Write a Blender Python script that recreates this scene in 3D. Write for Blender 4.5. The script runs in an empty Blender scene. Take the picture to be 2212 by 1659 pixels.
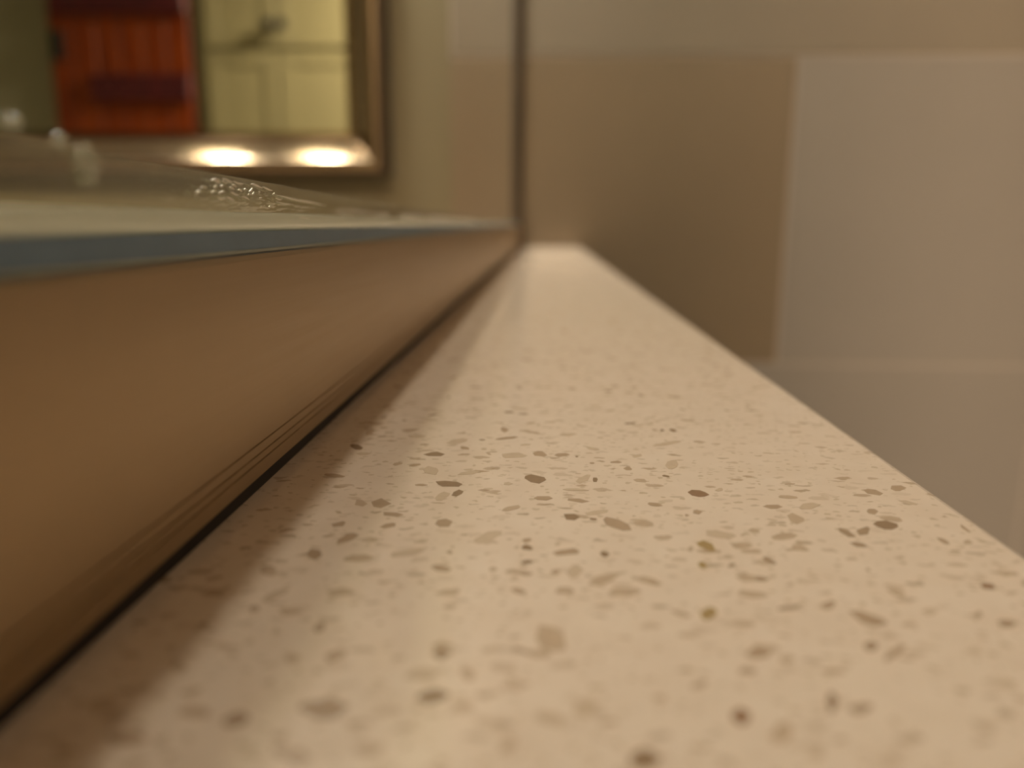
import bpy, bmesh, math, random
from mathutils import Vector, Matrix, noise

sc = bpy.context.scene
C = sc.collection
R = random.Random(7)

# ------------------------------------------------------------------ camera, light, exposure
Z0 = 1.05            # top of the stone ledge
H = 0.0234           # lens height above the ledge
ZC = Z0 + H
D = 0.82             # far wall
REAR = -1.71         # rear wall (seen in the mirror)
LEFT, RIGHT, CEIL = -2.5, 0.80, 2.4

cam_data = bpy.data.cameras.new('camera')
cam = bpy.data.objects.new('camera', cam_data)
C.objects.link(cam)
cr = Vector((0.99916926, 0.04042847, 0.00513205))
cu = Vector((-0.01304062, 0.19787172, 0.98014118))
cf = Vector((-0.03861012, 0.97939385, -0.19823455))
m = Matrix((cr, cu, -cf)).transposed().to_4x4()
m.translation = (0, 0, ZC)
cam.matrix_world = m
cam_data.sensor_fit = 'HORIZONTAL'
cam_data.sensor_width = 36.0
cam_data.lens = 1720.0 / 2212.0 * 36.0
cam_data.clip_start = 0.001
cam_data.clip_end = 50
cam_data.dof.use_dof = True
cam_data.dof.focus_distance = 0.0740
cam_data.dof.aperture_fstop = 17.0
sc.camera = cam

world = bpy.data.worlds.new('world')
sc.world = world
world.use_nodes = True
world.node_tree.nodes['Background'].inputs[0].default_value = (0.0, 0.0, 0.0, 1)

sc.view_settings.view_transform = 'Standard'
sc.view_settings.look = 'None'
sc.view_settings.gamma = 1.0
sc.view_settings.use_curve_mapping = False
sc.view_settings.exposure = 0.0
sc.cycles.use_denoising = True
sc.cycles.max_bounces = 14
sc.cycles.transparent_max_bounces = 16
sc.cycles.transmission_bounces = 12
sc.cycles.caustics_reflective = True
sc.cycles.caustics_refractive = True
sc.cycles.blur_glossy = 0.5
sc.cycles.sample_clamp_indirect = 8.0

BULB_COL, BULB_E = (1.0, 0.945, 0.76), 575.0       # vanity globes
ROOM_COL, ROOM_E = (1.0, 0.79, 0.56), 308.0      # ceiling light behind the shower

# ------------------------------------------------------------------ materials
def mat(name):
    m = bpy.data.materials.new(name)
    m.use_nodes = True
    nt = m.node_tree
    return m, nt, nt.nodes['Principled BSDF']

def N(nt, kind, **kw):
    n = nt.nodes.new(kind)
    for k, v in kw.items():
        setattr(n, k, v)
    return n

def plain(name, col, rough=0.5, metal=0.0, var=0.06, scale=30.0, bump=0.0, spec=0.5):
    m, nt, p = mat(name)
    tc = N(nt, 'ShaderNodeTexCoord')
    nz = N(nt, 'ShaderNodeTexNoise')
    nz.inputs['Scale'].default_value = scale
    nz.inputs['Detail'].default_value = 4
    nt.links.new(tc.outputs['Object'], nz.inputs['Vector'])
    mx = N(nt, 'ShaderNodeMix', data_type='RGBA')
    mx.inputs[6].default_value = tuple(c * (1 - var) for c in col) + (1,)
    mx.inputs[7].default_value = tuple(min(1, c * (1 + var)) for c in col) + (1,)
    nt.links.new(nz.outputs['Fac'], mx.inputs[0])
    nt.links.new(mx.outputs[2], p.inputs['Base Color'])
    p.inputs['Roughness'].default_value = rough
    p.inputs['Metallic'].default_value = metal
    p.inputs['Specular IOR Level'].default_value = spec
    if bump:
        b = N(nt, 'ShaderNodeBump')
        b.inputs['Strength'].default_value = bump
        b.inputs['Distance'].default_value = 0.001
        nt.links.new(nz.outputs['Fac'], b.inputs['Height'])
        nt.links.new(b.outputs['Normal'], p.inputs['Normal'])
    return m

def emit(name, col, e):
    m, nt, p = mat(name)
    nt.nodes.remove(p)
    em = N(nt, 'ShaderNodeEmission')
    em.inputs[0].default_value = col + (1,)
    em.inputs[1].default_value = e
    nt.links.new(em.outputs[0], nt.nodes['Material Output'].inputs[0])
    return m

def schlick(nt, f0):
    """reflectance of a clear pane from the angle between view and normal, the same on both faces"""
    g = N(nt, 'ShaderNodeNewGeometry')
    dt = N(nt, 'ShaderNodeVectorMath', operation='DOT_PRODUCT')
    nt.links.new(g.outputs['Normal'], dt.inputs[0])
    nt.links.new(g.outputs['Incoming'], dt.inputs[1])
    ab = N(nt, 'ShaderNodeMath', operation='ABSOLUTE')
    nt.links.new(dt.outputs['Value'], ab.inputs[0])
    om = N(nt, 'ShaderNodeMath', operation='SUBTRACT')
    om.inputs[0].default_value = 1.0
    nt.links.new(ab.outputs[0], om.inputs[1])
    pw = N(nt, 'ShaderNodeMath', operation='POWER')
    nt.links.new(om.outputs[0], pw.inputs[0])
    pw.inputs[1].default_value = 5.0
    ma = N(nt, 'ShaderNodeMath', operation='MULTIPLY_ADD')
    nt.links.new(pw.outputs[0], ma.inputs[0])
    ma.inputs[1].default_value = 1 - f0
    ma.inputs[2].default_value = f0
    return ma.outputs[0]

def pane_material(name, tint, rough=0.0, haze=0.0, haze_col=(1, 1, 1)):
    m, nt, p = mat(name)
    nt.nodes.remove(p)
    tr = N(nt, 'ShaderNodeBsdfTransparent'); tr.inputs[0].default_value = tint + (1,)
    gl = N(nt, 'ShaderNodeBsdfGlossy'); gl.inputs['Roughness'].default_value = rough
    gl.inputs[0].default_value = (1, 1, 1, 1)
    mx = N(nt, 'ShaderNodeMixShader')
    nt.links.new(schlick(nt, 0.03), mx.inputs[0])
    body = tr.outputs[0]
    if haze:
        df = N(nt, 'ShaderNodeBsdfDiffuse'); df.inputs[0].default_value = haze_col + (1,)
        tl = N(nt, 'ShaderNodeBsdfTranslucent'); tl.inputs[0].default_value = haze_col + (1,)
        a = N(nt, 'ShaderNodeMixShader'); a.inputs[0].default_value = 0.5
        nt.links.new(df.outputs[0], a.inputs[1]); nt.links.new(tl.outputs[0], a.inputs[2])
        b = N(nt, 'ShaderNodeMixShader'); b.inputs[0].default_value = haze
        nt.links.new(body, b.inputs[1]); nt.links.new(a.outputs[0], b.inputs[2])
        body = b.outputs[0]
    nt.links.new(body, mx.inputs[1]); nt.links.new(gl.outputs[0], mx.inputs[2])
    nt.links.new(mx.outputs[0], nt.nodes['Material Output'].inputs[0])
    return m

def quartz_material():
    m, nt, p = mat('speckled_quartz')
    tc = N(nt, 'ShaderNodeTexCoord')
    wn = N(nt, 'ShaderNodeTexNoise'); wn.inputs['Scale'].default_value = 900; wn.inputs['Detail'].default_value = 3
    nt.links.new(tc.outputs['Object'], wn.inputs['Vector'])
    sub = N(nt, 'ShaderNodeVectorMath', operation='SUBTRACT'); sub.inputs[1].default_value = (0.5, 0.5, 0.5)
    nt.links.new(wn.outputs['Color'], sub.inputs[0])
    scl = N(nt, 'ShaderNodeVectorMath', operation='SCALE'); scl.inputs['Scale'].default_value = 0.0012
    nt.links.new(sub.outputs[0], scl.inputs[0])
    ad = N(nt, 'ShaderNodeVectorMath', operation='ADD')
    nt.links.new(tc.outputs['Object'], ad.inputs[0]); nt.links.new(scl.outputs[0], ad.inputs[1])
    col = None
    base = N(nt, 'ShaderNodeMix', data_type='RGBA')
    nz = N(nt, 'ShaderNodeTexNoise'); nz.inputs['Scale'].default_value = 260; nz.inputs['Detail'].default_value = 5
    nt.links.new(tc.outputs['Object'], nz.inputs['Vector'])
    nt.links.new(nz.outputs['Fac'], base.inputs[0])
    base.inputs[6].default_value = (0.74, 0.59, 0.48, 1)
    base.inputs[7].default_value = (0.85, 0.71, 0.61, 1)
    col = base.outputs[2]
    for sc_, keep, size, c, k, rot, str_ in (
            (420.0, 0.55, 0.40, (0.50, 0.36, 0.25), 0.9, 0.6, 1.8),
            (420.0, 0.62, 0.34, (0.45, 0.33, 0.23), 0.85, -0.7, 2.1),
            (1100.0, 0.45, 0.42, (0.52, 0.39, 0.27), 0.75, 0.2, 1.3)):
        mp = N(nt, 'ShaderNodeMapping')
        mp.inputs['Rotation'].default_value = (0, 0, rot)
        mp.inputs['Scale'].default_value = (1, str_, 1)
        mp.inputs['Location'].default_value = (rot * 0.37, rot * 0.11, 0)
        nt.links.new(ad.outputs[0], mp.inputs['Vector'])
        vo = N(nt, 'ShaderNodeTexVoronoi'); vo.voronoi_dimensions = '2D'
        vo.inputs['Scale'].default_value = sc_
        nt.links.new(mp.outputs[0], vo.inputs['Vector'])
        sp = N(nt, 'ShaderNodeSeparateColor')
        nt.links.new(vo.outputs['Color'], sp.inputs[0])
        mr = N(nt, 'ShaderNodeMapRange')          # cells above 'keep' carry a fleck of random size
        mr.inputs['From Min'].default_value = keep; mr.inputs['From Max'].default_value = 1
        mr.inputs['To Min'].default_value = 0.0; mr.inputs['To Max'].default_value = size
        nt.links.new(sp.outputs[0], mr.inputs['Value'])
        df = N(nt, 'ShaderNodeMath', operation='SUBTRACT')
        nt.links.new(mr.outputs[0], df.inputs[0]); nt.links.new(vo.outputs['Distance'], df.inputs[1])
        st = N(nt, 'ShaderNodeMath', operation='MULTIPLY'); st.inputs[1].default_value = 12; st.use_clamp = True
        nt.links.new(df.outputs[0], st.inputs[0])
        am = N(nt, 'ShaderNodeMath', operation='MULTIPLY')
        nt.links.new(st.outputs[0], am.inputs[0])
        mr2 = N(nt, 'ShaderNodeMapRange'); mr2.inputs['To Min'].default_value = 0.15 * k; mr2.inputs['To Max'].default_value = k
        nt.links.new(sp.outputs[1], mr2.inputs['Value'])
        nt.links.new(mr2.outputs[0], am.inputs[1])
        mx = N(nt, 'ShaderNodeMix', data_type='RGBA')
        nt.links.new(am.outputs[0], mx.inputs[0]); nt.links.new(col, mx.inputs[6])
        mx.inputs[7].default_value = c + (1,)
        col = mx.outputs[2]
    nt.links.new(col, p.inputs['Base Color'])
    p.inputs['Roughness'].default_value = 0.11
    p.inputs['Specular IOR Level'].default_value = 0.5
    return m

def wood_material(name, a, b):
    m, nt, p = mat(name)
    tc = N(nt, 'ShaderNodeTexCoord')
    mp = N(nt, 'ShaderNodeMapping'); mp.inputs['Scale'].default_value = (14, 14, 1.2)
    nt.links.new(tc.outputs['Object'], mp.inputs['Vector'])
    nz = N(nt, 'ShaderNodeTexNoise'); nz.inputs['Scale'].default_value = 3; nz.inputs['Detail'].default_value = 6
    nt.links.new(mp.outputs[0], nz.inputs['Vector'])
    rp = N(nt, 'ShaderNodeValToRGB')
    rp.color_ramp.elements[0].position = 0.3; rp.color_ramp.elements[0].color = a + (1,)
    rp.color_ramp.elements[1].position = 0.7; rp.color_ramp.elements[1].color = b + (1,)
    nt.links.new(nz.outputs['Fac'], rp.inputs[0])
    nt.links.new(rp.outputs[0], p.inputs['Base Color'])
    p.inputs['Roughness'].default_value = 0.45
    return m

def brushed_metal(name, col, rough, metal=1.0, axis=(1, 1, 1), bump=0.05):
    m, nt, p = mat(name)
    tc = N(nt, 'ShaderNodeTexCoord')
    mp = N(nt, 'ShaderNodeMapping'); mp.inputs['Scale'].default_value = axis
    nt.links.new(tc.outputs['Object'], mp.inputs['Vector'])
    nz = N(nt, 'ShaderNodeTexNoise'); nz.inputs['Scale'].default_value = 40; nz.inputs['Detail'].default_value = 5
    nt.links.new(mp.outputs[0], nz.inputs['Vector'])
    mr = N(nt, 'ShaderNodeMapRange'); mr.inputs['To Min'].default_value = rough * 0.85; mr.inputs['To Max'].default_value = rough * 1.15
    nt.links.new(nz.outputs['Fac'], mr.inputs['Value'])
    nt.links.new(mr.outputs[0], p.inputs['Roughness'])
    p.inputs['Base Color'].default_value = col + (1,)
    p.inputs['Metallic'].default_value = metal
    if bump:
        b = N(nt, 'ShaderNodeBump'); b.inputs['Strength'].default_value = bump; b.inputs['Distance'].default_value = 0.0002
        nt.links.new(nz.outputs['Fac'], b.inputs['Height']); nt.links.new(b.outputs['Normal'], p.inputs['Normal'])
    return m

M = {}
M['quartz'] = quartz_material()
M['tile_a'] = plain('taupe_tile', (0.25, 0.220, 0.200), 0.35, var=0.05, scale=9, bump=0.05)
M['tile_b'] = plain('taupe_tile_dark', (0.195, 0.145, 0.096), 0.35, var=0.05, scale=9, bump=0.05)
M['grout'] = plain('pale_grout', (0.36, 0.31, 0.275), 0.9, var=0.05, scale=200)
M['paint'] = plain('olive_paint', (0.29, 0.285, 0.20), 0.8, var=0.03, scale=4)
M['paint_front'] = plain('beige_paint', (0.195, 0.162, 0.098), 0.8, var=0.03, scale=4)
M['ceiling'] = plain('ceiling_white', (0.75, 0.72, 0.66), 0.9, var=0.02)
M['floor'] = plain('floor_tile', (0.30, 0.25, 0.20), 0.4, var=0.08)
M['channel'] = brushed_metal('bronze_channel', (0.385, 0.275, 0.16), 0.38, 0.85, (60, 1, 60), 0.06)
M['frame_side_shade'] = plain('painted_side_shade', (0.035, 0.026, 0.016), 0.5)  # near-black colour paints the shade on the frame's outer sides
M['frame'] = brushed_metal('champagne_frame', (0.36, 0.275, 0.195), 0.13, 1.0, (1, 1, 1), 0.0)
M['gasket'] = plain('blue_grey_vinyl', (0.15, 0.23, 0.33), 0.35, var=0.1, scale=300)
M['dark_seal'] = plain('dark_sealant', (0.012, 0.008, 0.006), 0.7, var=0.2, scale=300)
M['corner_seal'] = plain('brown_sealant', (0.050, 0.032, 0.016), 0.6, var=0.2, scale=100)
M['pane'] = pane_material('clear_glass', (0.93, 0.95, 0.92))
M['milky'] = pane_material('milky_silicone', (0.9, 0.92, 0.88), 0.25, 0.9, (0.84, 0.84, 0.76))
M['smear'] = pane_material('clear_silicone', (0.93, 0.93, 0.88), 0.06, 0.03, (0.6, 0.55, 0.45))
M['cabinet'] = plain('cream_cabinet_paint', (0.32, 0.295, 0.165), 0.45, var=0.02, scale=5)
M['wood'] = wood_material('stained_door_wood', (0.15, 0.017, 0.001), (0.30, 0.052, 0.001))
M['wood_dark'] = wood_material('dark_batten_wood', (0.055, 0.007, 0.012), (0.10, 0.012, 0.016))
M['iron'] = plain('dark_iron', (0.025, 0.022, 0.018), 0.5, metal=0.6)
M['white'] = plain('white_lamp_trim', (0.8, 0.8, 0.78), 0.4)
M['nickel'] = brushed_metal('satin_nickel', (0.6, 0.55, 0.48), 0.25, 1.0, (1, 1, 1), 0.0)
mm, nt_, p_ = mat('mirror_silver')
p_.inputs['Metallic'].default_value = 1; p_.inputs['Roughness'].default_value = 0.0
p_.inputs['Base Color'].default_value = (0.86, 0.88, 0.82, 1)
M['mirror'] = mm
M['bulb'] = emit('bulb_glow', BULB_COL, BULB_E)
M['room'] = emit('ceiling_light_glow', ROOM_COL, ROOM_E)
M['ridge'] = plain('glossy_silicone_ridge', (0.80, 0.76, 0.68), 0.42, metal=0.9, var=0.1, scale=800)
M['drip'] = pane_material('silicone_drip', (0.85, 0.86, 0.82), 0.08, 0.22, (0.75, 0.70, 0.60))
M['lip'] = plain('pale_gasket_lip', (0.33, 0.36, 0.32), 0.4, var=0.1, scale=300)
M['tile_c'] = plain('taupe_tile_warm', (0.215, 0.178, 0.14), 0.35, var=0.05, scale=9, bump=0.05)
CHIP = {}
for t, c in {1: (0.62, 0.48, 0.365), 1.5: (0.56, 0.42, 0.31), 2: (0.48, 0.345, 0.245), 2.5: (0.405, 0.285, 0.195),
             3: (0.315, 0.21, 0.135), 4: (0.31, 0.185, 0.115), 5: (0.42, 0.29, 0.14)}.items():
    CHIP[t] = plain('stone_chip_tone', c, 0.15, var=0.12, scale=1500)

# ------------------------------------------------------------------ helpers
def link(name, bm, material, parent=None, smooth=False):
    me = bpy.data.meshes.new(name)
    bmesh.ops.recalc_face_normals(bm, faces=bm.faces)
    if smooth:
        for f in bm.faces:
            f.smooth = True
    bm.to_mesh(me); bm.free()
    me.materials.append(material)
    o = bpy.data.objects.new(name, me)
    C.objects.link(o)
    if parent is not None:
        o.parent = parent
        o.matrix_parent_inverse = Matrix.Identity(4)
    return o

def root(name, label, cat, loc=(0, 0, 0), group=None):
    o = bpy.data.objects.new(name, None)
    o.empty_display_size = 0.02
    C.objects.link(o)
    o.location = loc
    o['label'] = label; o['category'] = cat
    if group: o['group'] = group
    return o

def bm_box(bm, x0, x1, y0, y1, z0, z1, bev=0.0, seg=1):
    r = bmesh.ops.create_cube(bm, size=1.0)
    vs = r['verts']
    for v in vs:
        v.co = Vector(((x0 + x1) / 2 + v.co.x * (x1 - x0), (y0 + y1) / 2 + v.co.y * (y1 - y0), (z0 + z1) / 2 + v.co.z * (z1 - z0)))
    if bev:
        es = list({e for v in vs for e in v.link_edges})
        bmesh.ops.bevel(bm, geom=es, offset=bev, segments=seg, affect='EDGES', profile=0.5)
    return bm

def box(name, x0, x1, y0, y1, z0, z1, material, parent=None, bev=0.0, seg=1, off=None):
    """box in world numbers; when a parent Empty sits at off, the mesh is stored relative to it"""
    bm = bmesh.new()
    ox, oy, oz = off if off else (0, 0, 0)
    bm_box(bm, x0 - ox, x1 - ox, y0 - oy, y1 - oy, z0 - oz, z1 - oz, bev, seg)
    return link(name, bm, material, parent)

def structure(o, label=None):
    o['kind'] = 'structure'
    if label: o['label'] = label
    return o

def extrude_profile(bm, prof, axis, a, b):
    """closed profile [(u, v)] swept from a to b; axis 'y': u=x v=z, axis 'z': u=x v=y"""
    f = (lambda u, v, t: (u, t, v)) if axis == 'y' else (lambda u, v, t: (u, v, t))
    va = [bm.verts.new(f(u, v, a)) for u, v in prof]
    vb = [bm.verts.new(f(u, v, b)) for u, v in prof]
    n = len(prof)
    for i in range(n):
        bm.faces.new((va[i], va[(i + 1) % n], vb[(i + 1) % n], vb[i]))
    bm.faces.new(va); bm.faces.new(vb[::-1])

def lathe(bm, prof, n=32, c=(0, 0, 0), axis='z'):
    rings = []
    for r, h in prof:
        ring = []
        for i in range(n):
            t = 2 * math.pi * i / n
            if axis == 'z': p = (c[0] + r * math.cos(t), c[1] + r * math.sin(t), c[2] + h)
            else: p = (c[0] + r * math.cos(t), c[1] + h, c[2] + r * math.sin(t))
            ring.append(bm.verts.new(p))
        rings.append(ring)
    for a, b in zip(rings, rings[1:]):
        for i in range(n):
            bm.faces.new((a[i], a[(i + 1) % n], b[(i + 1) % n], b[i]))
    bm.faces.new(rings[0]); bm.faces.new(rings[-1])

# ------------------------------------------------------------------ room shell
structure(box('floor', LEFT, RIGHT, REAR, D, -0.05, 0, M['floor']))
structure(box('ceiling', LEFT, RIGHT, REAR, D, CEIL, CEIL + 0.05, M['ceiling']))
TILE_END = -0.094        # the tile field stops here, painted wall beyond
wall_front = structure(box('wall_front', LEFT - 0.1, RIGHT + 0.1, D + 0.011, D + 0.11, -0.05, CEIL + 0.05, M['paint_front']),
                       'painted wall that carries the framed mirror')
wall_right = structure(box('wall_right', RIGHT + 0.011, RIGHT + 0.1, REAR, D + 0.01, -0.05, CEIL + 0.05, M['grout']))
structure(box('wall_left', LEFT - 0.1, LEFT, REAR, D + 0.01, -0.05, CEIL + 0.05, M['paint']))
structure(box('wall_rear', LEFT - 0.1, RIGHT + 0.1, REAR - 0.1, REAR, -0.05, CEIL + 0.05, M['paint']))
box('grout_bed', TILE_END, RIGHT + 0.011, D + 0.0008, D + 0.011, 0, CEIL, M['grout'], wall_front).name = 'grout_bed'
box('paint_coat', LEFT, TILE_END, D, D + 0.011, 0, CEIL, M['paint_front'], wall_front)

# tiles: 600 x 300 in running bond, 2.5 mm joints
JW, TW, TH = 0.0034, 0.600, 0.2995
ZB = ZC - 0.1410         # the joint seen at the lower right
rows = [ZB + k * TH for k in range(-4, 5)]
XJ = 0.2410              # the upright joint seen at the right
def tile(parent, x0, x1, z0, z1, axis, material):
    bm = bmesh.new()
    if axis == 'front':
        bm_box(bm, x0, x1, D + R.uniform(0, 0.0003), D + 0.010, z0, z1, 0.0004)
    else:
        bm_box(bm, RIGHT + R.uniform(0, 0.0003), RIGHT + 0.010, x0, x1, z0, z1, 0.0004)
    return link('tile', bm, material, parent)
for k, zb in enumerate(rows):
    z0, z1 = max(0.001, zb + JW / 2), min(CEIL - 0.001, zb + TH - JW / 2)
    if z1 - z0 < 0.01: continue
    shift = XJ if (k % 2 == 0) else XJ + 0.2655
    j = shift - 3 * TW
    while j < RIGHT:
        x0, x1 = max(TILE_END, j + JW / 2), min(RIGHT - 0.001, j + TW - JW / 2)
        if x1 - x0 > 0.012:
            tile(wall_front, x0, x1, z0, z1, 'front', M['tile_c'] if k == 5 else (M['tile_b'] if (x0 < 0.1 and k % 2 == 0) else M['tile_a']))
        j += TW
    j = D - 5 * TW + (0.17 if k % 2 else 0.47)
    while j < D:
        y0, y1 = max(REAR + 0.002, j + JW / 2), min(D - 0.002, j + TW - JW / 2)
        if y1 - y0 > 0.012:
            tile(wall_right, y0, y1, z0, z1, 'right', M['tile_a'])
        j += TW

# low wall under the ledge
LY0 = -0.13
wall_low = structure(box('wall_low', -0.086, 0.020, LY0 + 0.012, D - 0.002, 0, Z0 - 0.0205, M['grout']), 'low tiled wall under the stone ledge')
for k in range(4):
    z0, z1 = k * 0.2995 + 0.002, min(k * 0.2995 + 0.298, Z0 - 0.021)
    j = LY0 + 0.012 - (0.3 if k % 2 else 0.0)
    while j < D - 0.01:
        y0, y1 = max(LY0 + 0.012, j + 0.001), min(D - 0.003, j + 0.599)
        if y1 - y0 > 0.012:
            box('tile', 0.0195, 0.029, y0, y1, z0, z1, M['tile_a'], wall_low, 0.0008)
        j += 0.6

# added unseen wall behind the camera: keeps ceiling light off the left far wall
structure(box('wall_blocker', -0.098, 0.140, LY0 - 0.10, LY0 - 0.001, 0, CEIL - 0.001, M['paint'], None, 0.002), 'narrow unseen wall added at the near end of the ledge to shade the far wall')

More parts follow.
